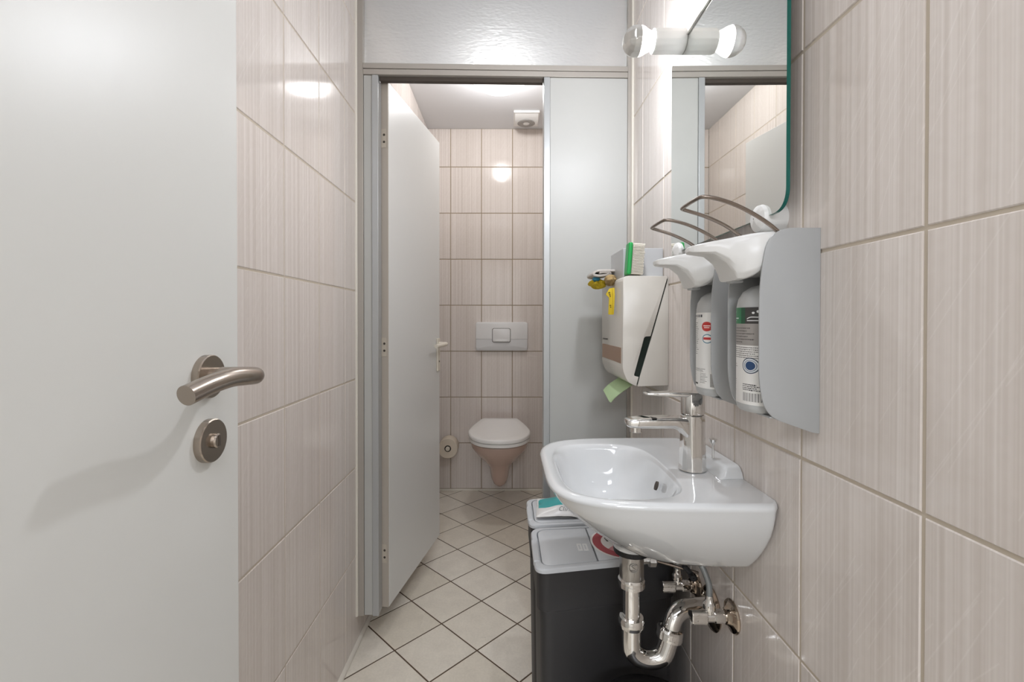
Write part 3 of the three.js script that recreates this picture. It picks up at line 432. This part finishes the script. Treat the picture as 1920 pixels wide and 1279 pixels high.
// ---------------------------------------------------------------- soap dispensers with their bottles
function dispenser(d0, label) {                           // d0 = depth of the near cheek
  const t = thing('soap_dispenser', label, 'dispenser', [XR, 1.1, d0 + 0.047], 'steel soap dispensers');
  const ch = roundPoly([[0.4412, 1.2497, 0], [0.368, 1.2497, 0.05], [0.3555, 1.17, 0.03], [0.3555, 1.03, 0.03], [0.366, 0.985, 0.03], [0.432, 0.9615, 0.004], [0.4412, 0.9605, 0]], 0.02, 8);
  obj('cheek', prismD(ch, d0, d0 + 0.0026, 0.0006), M.sheet, t);
  obj('cheek', prismD(ch, d0 + 0.0914, d0 + 0.094, 0.0006), M.sheet, t);
  obj('back_plate', box(0.4385, 0.4412, 0.962, 1.249, d0 + 0.0027, d0 + 0.0913), M.sheet, t);
  obj('bottom_shelf', box(0.372, 0.4384, 0.9815, 0.9838, d0 + 0.0027, d0 + 0.0913), M.sheet, t);
  const c = d0 + 0.047;
  const sl = (X, top, bot, hw, n = 28) => { const o = []; for (let i = 0; i < n; i++) { const a = i / n * Math.PI * 2, q = Math.cos(a), s = Math.sin(a); o.push(V(X, (top + bot) / 2 + (top - bot) / 2 * Math.sign(s) * Math.abs(s) ** 0.36, c + hw * Math.sign(q) * Math.abs(q) ** 0.36)); } return o; };
  obj('pump_head', loft([sl(0.438, 1.247, 1.186, 0.0438), sl(0.384, 1.2485, 1.186, 0.0438), sl(0.362, 1.2465, 1.188, 0.0438), sl(0.3535, 1.2455, 1.1815, 0.042), sl(0.343, 1.2435, 1.1785, 0.038), sl(0.3345, 1.242, 1.1785, 0.034), sl(0.331, 1.241, 1.188, 0.032), sl(0.322, 1.2395, 1.204, 0.028), sl(0.305, 1.2365, 1.2165, 0.023), sl(0.287, 1.233, 1.2185, 0.019), sl(0.2765, 1.2305, 1.2195, 0.015), sl(0.272, 1.2275, 1.222, 0.009)], true, true, 1.0), M.white, t, 'white plastic pump head with spout');
  obj('nozzle', box(0.336, 0.351, 1.1755, 1.180, c - 0.012, c + 0.012, 0.0015), M.sheet, t);
  const n = d0 + 0.009, f = d0 + 0.087;
  obj('arm_lever', tube([V(0.386, 1.246, n), V(0.376, 1.2545, n), V(0.350, 1.2715, n), V(0.318, 1.2865, n), V(0.288, 1.2945, n), V(0.2785, 1.2955, n + 0.003), V(0.2765, 1.2955, n + 0.010), V(0.2765, 1.2955, f - 0.010), V(0.2785, 1.2955, f - 0.003), V(0.288, 1.2935, f), V(0.318, 1.284, f), V(0.350, 1.269, f), V(0.3705, 1.2545, f), V(0.382, 1.246, f)], 0.0029, 120, 10), M.wire, t, 'bent steel wire elbow lever');
  return t;
}
dispenser(0.651, 'grey steel soap dispenser nearest the camera, with wire lever');
dispenser(0.803, 'grey steel soap dispenser further back, towards the paper towels');
function lines(x, x0, y0, w, n, gap, h, seed, color = '#4a4a48') { const r = rng(seed); x.fillStyle = color; for (let i = 0; i < n; i++) { let p = x0, e = x0 + w * (0.6 + 0.4 * r()); while (p < e) { const l = 3 + r() * 9; x.fillRect(p, y0 + i * gap, Math.min(l, e - p), h * (0.6 + 0.4 * r())); p += l + 2.5; } } }
const labelNear = canvasTex(740, 760, (x, w, h) => {
  x.fillStyle = '#e6e4e0'; x.fillRect(0, 0, w, h); x.translate(195, 0);
  x.fillStyle = '#1d4f36'; x.fillRect(-195, 0, 385, 128); x.fillStyle = '#2a7a4e'; x.fillRect(20, 0, 130, 128); x.fillStyle = '#3f3d3b'; x.fillRect(190, 0, w - 190, 128);
  x.fillStyle = '#d6dedb'; x.fillRect(6, 26, 60, 13); x.fillRect(6, 80, 110, 9); x.fillRect(6, 100, 70, 7);
  x.strokeStyle = '#e6e6e4'; x.lineWidth = 7; x.beginPath(); x.moveTo(206, 92); x.bezierCurveTo(240, 60, 270, 90, 300, 70); x.moveTo(206, 104); x.lineTo(320, 104); x.stroke(); x.fillStyle = '#e6e6e4'; for (const [a, b, c] of [[250, 44, 9], [280, 34, 11], [314, 46, 8]]) { x.beginPath(); x.arc(a, b, c, 0, 7); x.fill(); }
  x.fillStyle = '#9d9893'; x.fillRect(-195, 128, w, 170); lines(x, 8, 160, 250, 6, 22, 8, 3, '#45423f');
  lines(x, 6, 312, 330, 6, 16, 8, 5, '#5b5855');
  x.fillStyle = '#3a4757'; x.beginPath(); x.arc(230, 455, 62, 0, 7); x.fill(); x.fillStyle = '#dfe2e4'; x.beginPath(); x.arc(230, 455, 55, 0, 7); x.fill(); x.fillStyle = '#7d8894'; x.beginPath(); x.arc(230, 455, 46, 0, 7); x.fill(); x.fillStyle = '#e3e4e4'; x.beginPath(); x.arc(230, 455, 40, 0, 7); x.fill(); x.fillStyle = '#27466f'; x.beginPath(); x.arc(230, 455, 34, 0, 7); x.fill();
  lines(x, 30, 450, 90, 2, 18, 7, 9, '#8d8a86'); lines(x, 6, 560, 80, 9, 17, 5, 8, '#6d6a66'); lines(x, 170, 600, 140, 4, 14, 9, 12, '#2c2b2a');
  x.fillStyle = '#222'; for (let p = 176; p < 330; p += 5 + (p * 7 % 6)) x.fillRect(p, 668, 2 + (p % 3), 66);
});
const labelFar = canvasTex(740, 760, (x, w, h) => {
  x.fillStyle = '#e8e7e3'; x.fillRect(0, 0, w, h); x.translate(215, 0);
  x.fillStyle = '#3e4248'; x.fillRect(12, 24, 60, 17); x.fillRect(82, 20, 8, 26); x.fillRect(102, 20, 18, 26); x.fillRect(130, 20, 16, 26); x.fillRect(156, 20, 20, 26); lines(x, 12, 52, 90, 2, 13, 6, 2, '#777');
  lines(x, 12, 100, 120, 16, 21, 8, 21, '#55534f');
  x.fillStyle = '#c23a36'; x.beginPath(); x.arc(220, 140, 48, 0, 7); x.fill(); x.fillStyle = '#f3dcd6'; x.fillRect(190, 128, 60, 10); x.fillRect(196, 146, 48, 9);
  x.fillStyle = '#4d7f94'; x.beginPath(); x.arc(225, 262, 46, 0, 7); x.fill(); x.fillStyle = '#efeeea'; x.beginPath(); x.arc(225, 262, 38, 0, 7); x.fill(); x.fillStyle = '#c23a36'; x.fillRect(190, 248, 70, 24);
  x.fillStyle = '#3d5a6e'; x.fillRect(270, 96, 6, 450); lines(x, 10, 566, 230, 3, 12, 6, 31, '#77746f'); lines(x, 10, 612, 80, 6, 17, 5, 33, '#9a9792'); lines(x, 150, 612, 80, 7, 15, 6, 34, '#66635f'); x.fillStyle = '#33322f'; x.fillRect(14, 712, 12, 20); x.fillRect(34, 714, 80, 18);
  for (let p = 612; p < 740; p += 5 + (p * 5 % 5)) x.fillRect(250, p, 30, 2 + p % 2);
});
function bottle(d0, tex, label, lo, hi) {
  const t = thing('soap_bottle', label, 'bottle', [0.39, 0.984, d0 + 0.047], 'soap bottles in the dispensers');
  const R = (y, q) => roundPoly([[0.3535 + q, d0 + 0.012 + q], [0.4355 - q, d0 + 0.012 + q], [0.4355 - q, d0 + 0.084 - q], [0.3535 + q, d0 + 0.084 - q]], Math.max(0.035 - q * 0.8, 0.004), 8).map(([x, d]) => V(x, y, d));
  obj('bottle_body', loft([R(0.9845, 0.004), R(0.988, 0.001), R(0.9925, 0), R(1.140, 0), R(1.152, 0.002), R(1.163, 0.008), R(1.170, 0.018), R(1.173, 0.028)], true, true, 0.8), std('translucent_bottle_' + d0, 0xb9bab9, 0.4), t);
  // label wraps front (towards the room) and near side
  const pos = [], uv = [], idx = [], P2 = roundPoly([[0.3532, d0 + 0.0117], [0.4358, d0 + 0.0117], [0.4358, d0 + 0.0843], [0.3532, d0 + 0.0843]], 0.035, 8); const n = P2.length;
  let run = [], start = 0; // walk from the far end of the front face round the near edge
  const seq = []; for (let i = 0; i < n; i++) seq.push(P2[(n - 4 + n - i) % n]);
  const walk = P2.filter(p => p[0] < 0.41).sort((a, b) => Math.atan2(a[1] - d0 - 0.047, a[0] - 0.41) - Math.atan2(b[1] - d0 - 0.047, b[0] - 0.41));
  const ord = walk.map(p => [p, Math.atan2(p[1] - d0 - 0.047, -(p[0] - 0.41))]).sort((a, b) => b[1] - a[1]).map(q => q[0]);
  ord.push([0.425, d0 + 0.0117]); let len = 0; const L = ord.map((p, i) => i ? len += Math.hypot(p[0] - ord[i - 1][0], p[1] - ord[i - 1][1]) : 0);
  ord.forEach((p, i) => { for (const [y, v] of [[lo, 0], [hi, 1]]) { pos.push(p[0], y, -p[1]); uv.push(L[i] / len, v); } if (i) { const a = (i - 1) * 2; idx.push(a, a + 2, a + 3, a, a + 3, a + 1); } });
  const g = new THREE.BufferGeometry(); g.setAttribute('position', new THREE.Float32BufferAttribute(pos, 3)); g.setAttribute('uv', new THREE.Float32BufferAttribute(uv, 2)); g.setIndex(idx); g.computeVertexNormals();
  obj('label', g, std('printed_label_' + d0, 0xffffff, 0.4, { map: tex, side: THREE.DoubleSide }), t, 'printed paper label');
}
bottle(0.651, labelNear, 'soap bottle with green and grey label and blue disc', 0.996, 1.139);
bottle(0.803, labelFar, 'soap bottle with white label and red round mark', 0.998, 1.134);

// ---------------------------------------------------------------- paper towel dispenser and what lies on it
{ const d0 = 1.258, d1 = 1.530, t = thing('paper_towel_dispenser', 'white paper towel dispenser with bronze strip on the wall', 'dispenser', [XR, 0.941, 1.394]);
  const cover = roundPoly([[0.4385, 1.2405, 0.004], [0.3168, 1.2415, 0.016], [0.3168, 0.985, 0.012], [0.331, 0.952, 0.012], [0.3540, 0.942, 0.002], [0.3605, 0.967, 0.001], [0.3475, 0.970, 0.005], [0.3760, 1.0765, 0.006], [0.3925, 1.0775, 0.001]], 0.004, 6);
  const back = roundPoly([[0.4412, 1.236, 0.001], [0.4412, 0.944, 0.003], [0.3575, 0.941, 0.002], [0.3645, 0.968, 0.001], [0.3965, 1.0765, 0.001]], 0.002, 4);
  obj('front_cover', prismD(cover, d0, d1, 0.0015), M.dispenser, t);
  obj('back_housing', prismD([...back].reverse(), d0 + 0.0005, d1, 0.0012), M.dispenser, t);
  obj('window_insert', prismD([[0.346, 0.968], [0.352, 0.9455], [0.361, 0.9455], [0.4395, 1.234], [0.434, 1.236], [0.372, 1.0785]], d0 + 0.005, d1 - 0.006), M.slot, t, 'dark fill level window');
  obj('strip', box(0.3158, 0.3175, 1.002, 1.0455, d0 + 0.018, d1 - 0.012), M.brown, t, 'bronze coloured strip');
  obj('maker_mark', box(0.3160, 0.3175, 1.060, 1.0645, d1 - 0.085, d1 - 0.02), std('mark_grey', 0x6a6763, 0.6), t, 'tiny grey maker mark');
  const sh = []; for (let j = 0; j <= 8; j++) { const u = j / 8; sh.push([0.352 - 0.060 * u ** 1.15 + 0.004 * Math.sin(u * 5), 0.9445 - 0.010 * u - 0.034 * u * u]); }
  const pos = [], idx = [], uv = []; sh.forEach(([x, y], j) => { for (let i = 0; i <= 6; i++) { const v = i / 6; pos.push(x + 0.012 * v * (j / 8), y - 0.014 * (1 - Math.abs(2 * v - 0.4)) * (j / 8) * 0.6, -(1.283 + v * 0.16 - 0.012 * (j / 8))); uv.push(v, j / 8); if (j && i) { const a = (j - 1) * 7 + i - 1; idx.push(a, a + 1, a + 8, a, a + 8, a + 7); } } });
  const g = new THREE.BufferGeometry(); g.setAttribute('position', new THREE.Float32BufferAttribute(pos, 3)); g.setAttribute('uv', new THREE.Float32BufferAttribute(uv, 2)); g.setIndex(idx); g.computeVertexNormals();
  const g2 = g.clone(); g2.translate(0.0006, -0.0006, 0);
  const m = std('green_paper_sheet', 0xb0c79a, 0.95, { side: THREE.DoubleSide });
  tagged(obj('paper_towel', [g, g2], m), 'pale green paper towel hanging out of the dispenser', 'paper towel');
}
const TOP = 1.2418;
{ const t = thing('plastic_box', 'open grey plastic box on top of the paper towel dispenser', 'box', [0.383, TOP, 1.376]);
  const o = roundPoly([[0.328, 1.300], [0.4395, 1.300], [0.4395, 1.452], [0.328, 1.452]], 0.003), y1 = 1.3225;
  const P = (q, dy) => [[0.328 + q, 1.30 + q], [0.4395 - q, 1.30 + q], [0.4395 - q, 1.452 - q], [0.328 + q, 1.452 - q]].map(([x, d]) => V(x, dy, d));
  const pr = (a, b) => box(a[0], a[1], b[0], b[1], a[2], a[3], 0.0012);
  obj('box_body', [pr([0.328, 0.4395, 1.300, 1.303], [TOP, y1]), pr([0.328, 0.4395, 1.449, 1.452], [TOP, y1]), pr([0.328, 0.331, 1.3005, 1.4515], [TOP, y1]), pr([0.4365, 0.4395, 1.3005, 1.4515], [TOP, y1]), pr([0.329, 0.4385, 1.301, 1.451], [TOP, TOP + 0.003])], M.tray, t);
  const s = thing('tissue', 'white tissue corner peeping out of the grey plastic box', 'tissue', [0.37, TOP + 0.003, 1.40]);
  const rr = rng(4), rings = []; for (let j = 0; j < 7; j++) { const u = j / 6, r = []; for (let i = 0; i < 16; i++) { const a = -i / 16 * Math.PI * 2, q = (0.034 * (1 - u) ** 0.7 + 0.002) * (0.75 + 0.35 * Math.sin(a * 5 + j)); r.push(V(0.372 + q * Math.cos(a), TOP + 0.0035 + 0.083 * u, 1.39 + q * Math.sin(a))); } rings.push(r); }
  obj('sheet', loft(rings), std('tissue_paper', 0xe8e6e2, 0.95), s); }
{ const t = thing('scrubbing_brush', 'green backed scrubbing brush with white bristles standing on the paper towel dispenser', 'brush', [0.35, TOP, 1.278]);
  const g = (p, y0, y1) => p;
  const tilt = geo => { geo.translate(-0.35, -TOP, 1.279); geo.rotateZ(-0.07); geo.translate(0.35, TOP + 0.002, -1.279); return geo; };
  obj('back', tilt(box(0.3285, 0.3405, TOP, TOP + 0.089, 1.262, 1.297, 0.005)), M.green, t, 'green plastic back');
  const b = []; const rr = rng(8);
  for (let i = 0; i < 11; i++) for (let j = 0; j < 22; j++) { const x0 = 0.341, l = 0.030 + rr() * 0.003, c = new THREE.CylinderGeometry(0.00115, 0.0013, l, 5); c.rotateZ(Math.PI / 2); c.translate(x0 + l / 2, TOP + 0.004 + j * 0.0038 + (i % 2) * 0.0019, -(1.2635 + i * 0.0031)); b.push(c); }
  const m = obj('bristle_tufts', tilt(mergeGeometries(b.map(plain))), M.bristle, t, 'dense white bristle tufts'); m.userData.kind = 'stuff'; }
function crumple(cx, cy, cd, rx, ry, rd, seed, amp = 0.35) {
  const n = noise2(seed), rings = []; const J = 14, I = 36;
  for (let j = 0; j <= J; j++) { const v = -Math.PI / 2 + Math.PI * (0.02 + 0.96 * j / J), r = []; for (let i = 0; i < I; i++) { const u = -i / I * Math.PI * 2; const k = 1 + amp * 2 * (n(3 + 2.2 * Math.cos(u), 3 + 2.2 * Math.sin(u) + j * 0.45, 256) - 0.5) + amp * (n(9 + 5 * Math.cos(u), 9 + 5 * Math.sin(u) + j, 256) - 0.5); r.push(V(cx + rx * k * Math.cos(v) * Math.cos(u), cy + ry * (0.7 + 0.3 * k) * Math.sin(v), cd + rd * k * Math.cos(v) * Math.sin(u))); } rings.push(r); }
  return loft(rings);
}
// folded cloth: a swept ribbon profile in x,y given thickness
function ribbon(path, th, d0, d1) {
  const c = new THREE.CatmullRomCurve3(path.map(([x, y]) => new THREE.Vector3(x, y, 0)), false, 'centripetal'), a = [], b = [];
  for (let i = 0; i <= 60; i++) { const p = c.getPointAt(i / 60), t = c.getTangentAt(i / 60); a.push([p.x - t.y * th / 2, p.y + t.x * th / 2]); b.push([p.x + t.y * th / 2, p.y - t.x * th / 2]); }
  const g = new THREE.ExtrudeGeometry(shapeOf([...a, ...b.reverse()]), { depth: d1 - d0, bevelEnabled: true, bevelSize: 0.0008, bevelThickness: 0.001, bevelSegments: 1, steps: 6 });
  g.translate(0, 0, -d1); return toCreasedNormals(g, 0.9);
}
tagged(obj('folded_cloth', ribbon([[0.330, TOP + 0.0165], [0.300, TOP + 0.0175], [0.270, TOP + 0.014], [0.2645, TOP + 0.006], [0.275, TOP + 0.002], [0.305, TOP + 0.0045], [0.316, TOP + 0.009], [0.296, TOP + 0.0125], [0.283, TOP + 0.0105]], 0.0048, 1.40, 1.50).translate(0, 0.012, 0), M.greyCloth), 'folded light grey cloth on the corner of the towel dispenser', 'cloth');
tagged(obj('yellow_cloth', crumple(0.287, TOP - 0.008, 1.452, 0.023, 0.015, 0.035, 21), M.yellow), 'crumpled yellow cloth hanging under the folded grey cloth', 'cloth');
tagged(obj('blue_cloth', crumple(0.277, TOP + 0.005, 1.428, 0.010, 0.008, 0.012, 22, 0.25), M.blue), 'small blue cloth tucked under the folded grey cloth', 'cloth');
tagged(obj('tan_cloth', crumple(0.310, TOP - 0.003, 1.375, 0.018, 0.016, 0.030, 23), M.tan), 'small tan cloth beside the crumpled yellow cloth', 'cloth');
{ const t = thing('yellow_strip', 'limp yellow strip hanging down in front of the towel dispenser', 'strip', [0.30, 1.17, 1.336]);
  const out = roundPoly([[0.287, 1.195], [0.2975, 1.2125], [0.3125, 1.2145], [0.3135, 1.190], [0.3105, 1.137], [0.2945, 1.137], [0.2965, 1.186]], 0.003, 3);
  obj('strip', prismD(out, 1.335, 1.3375, 0.0006), M.yellow, t);
  obj('fold', prismD(roundPoly([[0.3045, 1.2125], [0.3115, 1.2125], [0.3125, 1.19], [0.3090, 1.1375], [0.3055, 1.1375], [0.3065, 1.19]], 0.002, 3), 1.3315, 1.3345, 0.0008), M.yellow, t);
  const pb = std('print_brown', 0x6a5a1c, 0.8); for (const [x, y, w, h] of [[0.2945, 1.198, 0.005, 0.004], [0.2965, 1.193, 0.004, 0.003], [0.2985, 1.188, 0.003, 0.004], [0.2985, 1.162, 0.004, 0.003], [0.2995, 1.157, 0.003, 0.003]]) obj('print_mark', box(x, x + w, y, y + h, 1.3344, 1.3352), pb, t); }

// ---------------------------------------------------------------- bins under the basin
function bin(c, lidY, label, flapSplit) {                 // c = plan corners NL, NR, FR, FL as [x, depth]
  const mx = c.reduce((s, p) => s + p[0], 0) / 4, md = c.reduce((s, p) => s + p[1], 0) / 4;
  const t = thing('waste_bin', label, 'bin', [mx, 0, md], 'grey lidded waste bins');
  const plan = (k, q, r = 0.032) => { const p = c.map(([x, d]) => { const dx = x - mx, dd = d - md; return [mx + dx * k - Math.sign(dx) * q, md + dd * k - Math.sign(dd) * q]; }); return roundPoly(p, r, 7); };
  const R = (k, q, y, r) => plan(k, q, r).map(([x, d]) => V(x, y, d));
  obj('body', loft([R(0.90, 0.004, 0.0005), R(0.905, 0.001, 0.004), R(0.957, 0.003, lidY - 0.105), R(0.957, 0.0035, lidY - 0.104), R(0.966, 0, lidY - 0.101), R(0.975, 0.001, lidY - 0.0135)], true, true, 0.5), M.binBody, t);
  obj('lid_rim', loft([R(0.978, 0, lidY - 0.0130), R(1, 0, lidY - 0.0125), R(1, 0, lidY - 0.006), R(0.998, 0.0018, lidY - 0.0025), R(0.99, 0.005, lidY - 0.001), R(0.975, 0.010, lidY - 0.001), R(0.975, 0.0115, lidY - 0.012)], true, true, 0.6), M.binLid, t);
  // flap panels inside the rim: opening flap and fixed half
  const lerp = (a, b, u) => [a[0] + (b[0] - a[0]) * u, a[1] + (b[1] - a[1]) * u];
  const inner = c.map(([x, d]) => [mx + (x - mx) * 0.975 - Math.sign(x - mx) * 0.0135, md + (d - md) * 0.975 - Math.sign(d - md) * 0.0135]);
  const cut = (u0, u1, r0, r1) => roundPoly([[...lerp(inner[0], inner[1], u0), r0], [...lerp(inner[0], inner[1], u1), r1], [...lerp(inner[3], inner[2], u1), r1], [...lerp(inner[3], inner[2], u0), r0]], 0.01, 6);
  const flap = obj('flap', prismY(cut(0, flapSplit - 0.006, 0.026, 0.003), lidY - 0.0112, lidY - 0.0012, 0.0012), M.binFlap, t);
  obj('fixed_cover', prismY(cut(flapSplit + 0.006, 1, 0.003, 0.026), lidY - 0.0112, lidY - 0.0012, 0.0012), M.binLid, t);
  const e = lerp(c[0], c[3], 0.42), w = (c[3][1] - c[0][1]) * 0.24;
  obj('finger_grip', box(e[0] - 0.0015, e[0] + 0.014, lidY - 0.0135, lidY + 0.0006, e[1] - w, e[1] + w, 0.003), M.binLid, t, 'grip on the lid rim');
  return { t, flap, lidY, lerp, inner };
}
{ const b = bin([[0.066, 1.030], [0.412, 1.092], [0.412, 1.275], [0.066, 1.243]], 0.565, 'dark grey waste bin with a round red and white sticker on its lid', 0.42);
  const y = b.lidY - 0.0012, mk = []; for (const x of [0.176, 0.190]) mk.push(box(x, x + 0.011, y, y + 0.0006, 1.118, 1.152)); obj('small_sticker', mk, std('white_sticker', 0xe4e4e2, 0.5), b.t, 'two small white marks');
  const dk = []; for (const x of [0.179, 0.193]) dk.push(box(x, x + 0.004, y + 0.0006, y + 0.0008, 1.124, 1.146)); obj('small_sticker_print', dk, M.binFlap, b.t);
  const s = obj('round_sticker', lathe([[0.001, 0.0006], [0.082, 0.0006], [0.082, 0]], V(0.295, y, 1.158), AX.up, 48), std('sticker_white', 0xe6e2de, 0.5), b.t, 'round warning sticker');
  obj('sticker_ring', lathe([[0.056, 0.0007], [0.056, 0.0010], [0.077, 0.0010], [0.077, 0.0007]], V(0.295, y, 1.158), AX.up, 48), std('sticker_red', 0xa8454c, 0.5), s);
  obj('sticker_bar', [box(-0.056, 0.056, 0.0007, 0.0009, -0.010, 0.010).rotateY(0.8).translate(0.295, y, -1.158)], std('sticker_red_bar', 0xc98d90, 0.5), s);
  obj('sticker_figure', [box(-0.04, 0.02, 0.0009, 0.0012, 0.006, 0.026, 0).rotateY(0.2).translate(0.295, y, -1.165)], M.black, s);
}
{ bin([[0.064, 1.268], [0.414, 1.300], [0.414, 1.475], [0.064, 1.462]], 0.560, 'dark grey waste bin at the back, under the wipes packet', 0.42); }
{ const tex = canvasTex(512, 256, (x, w, h) => { x.fillStyle = '#e4e2df'; x.fillRect(0, 0, w, h); x.fillStyle = '#2aa6a6'; x.beginPath(); x.moveTo(10, 50); x.bezierCurveTo(40, 22, 200, 36, 300, 20); x.bezierCurveTo(400, 0, 420, 130, 300, 160); x.bezierCurveTo(220, 186, 70, 215, 14, 170); x.closePath(); x.fill(); x.fillStyle = '#1f7c88'; x.beginPath(); x.moveTo(230, 40); x.lineTo(330, 30); x.lineTo(300, 80); x.closePath(); x.fill(); x.fillStyle = '#55595c'; x.font = 'italic 44px sans-serif'; x.fillText('Clin', 150, 236); });
  const pos = [], uv = [], idx = [], n = noise2(61), I = 24, J = 14, y0 = 0.5605;
  const P = (u, v, s) => { const e = Math.sin(Math.PI * clamp(u, 0, 1)) ** 0.5 * Math.sin(Math.PI * clamp(v, 0, 1)) ** 0.5; return [0.086 + 0.215 * u + 0.012 * v, y0 + 0.004 + (s > 0 ? 0.024 * e + 0.006 * n(u * 7, v * 5) : 0.001), 1.300 + 0.135 * v + 0.010 * u]; };
  for (const s of [1, -1]) { const k = pos.length / 3; for (let j = 0; j <= J; j++) for (let i = 0; i <= I; i++) { const u = i / I, v = j / J, p = P(u, v, s); pos.push(p[0], p[1], -p[2]); uv.push(u, v); if (i && j) { const a = k + (j - 1) * (I + 1) + i - 1; s > 0 ? idx.push(a, a + 1, a + I + 2, a, a + I + 2, a + I + 1) : idx.push(a, a + I + 2, a + 1, a, a + I + 1, a + I + 2); } } }
  const g = new THREE.BufferGeometry(); g.setAttribute('position', new THREE.Float32BufferAttribute(pos, 3)); g.setAttribute('uv', new THREE.Float32BufferAttribute(uv, 2)); g.setIndex(idx); g.computeVertexNormals();
  tagged(obj('wipes_packet', g, std('printed_foil', 0xffffff, 0.3, { map: tex, side: THREE.DoubleSide })), 'white and turquoise wipes packet on the back bin', 'packet'); }
{ const x = 0.283, d = 0.9, t = thing('pedal_bin', 'round black bin on the floor under the basin', 'bin', [x, 0, d]);
  obj('body', lathe([[0.001, 0.0005], [0.094, 0.0005], [0.098, 0.006], [0.100, 0.33], [0.001, 0.33]], V(x, 0, d), AX.up, 56), M.pedal, t);
  obj('lid', lathe([[0.100, 0.331], [0.103, 0.333], [0.103, 0.348], [0.096, 0.358], [0.06, 0.372], [0.001, 0.377]], V(x, 0, d), AX.up, 56), M.pedal, t); }

renderer.render(scene, camera);
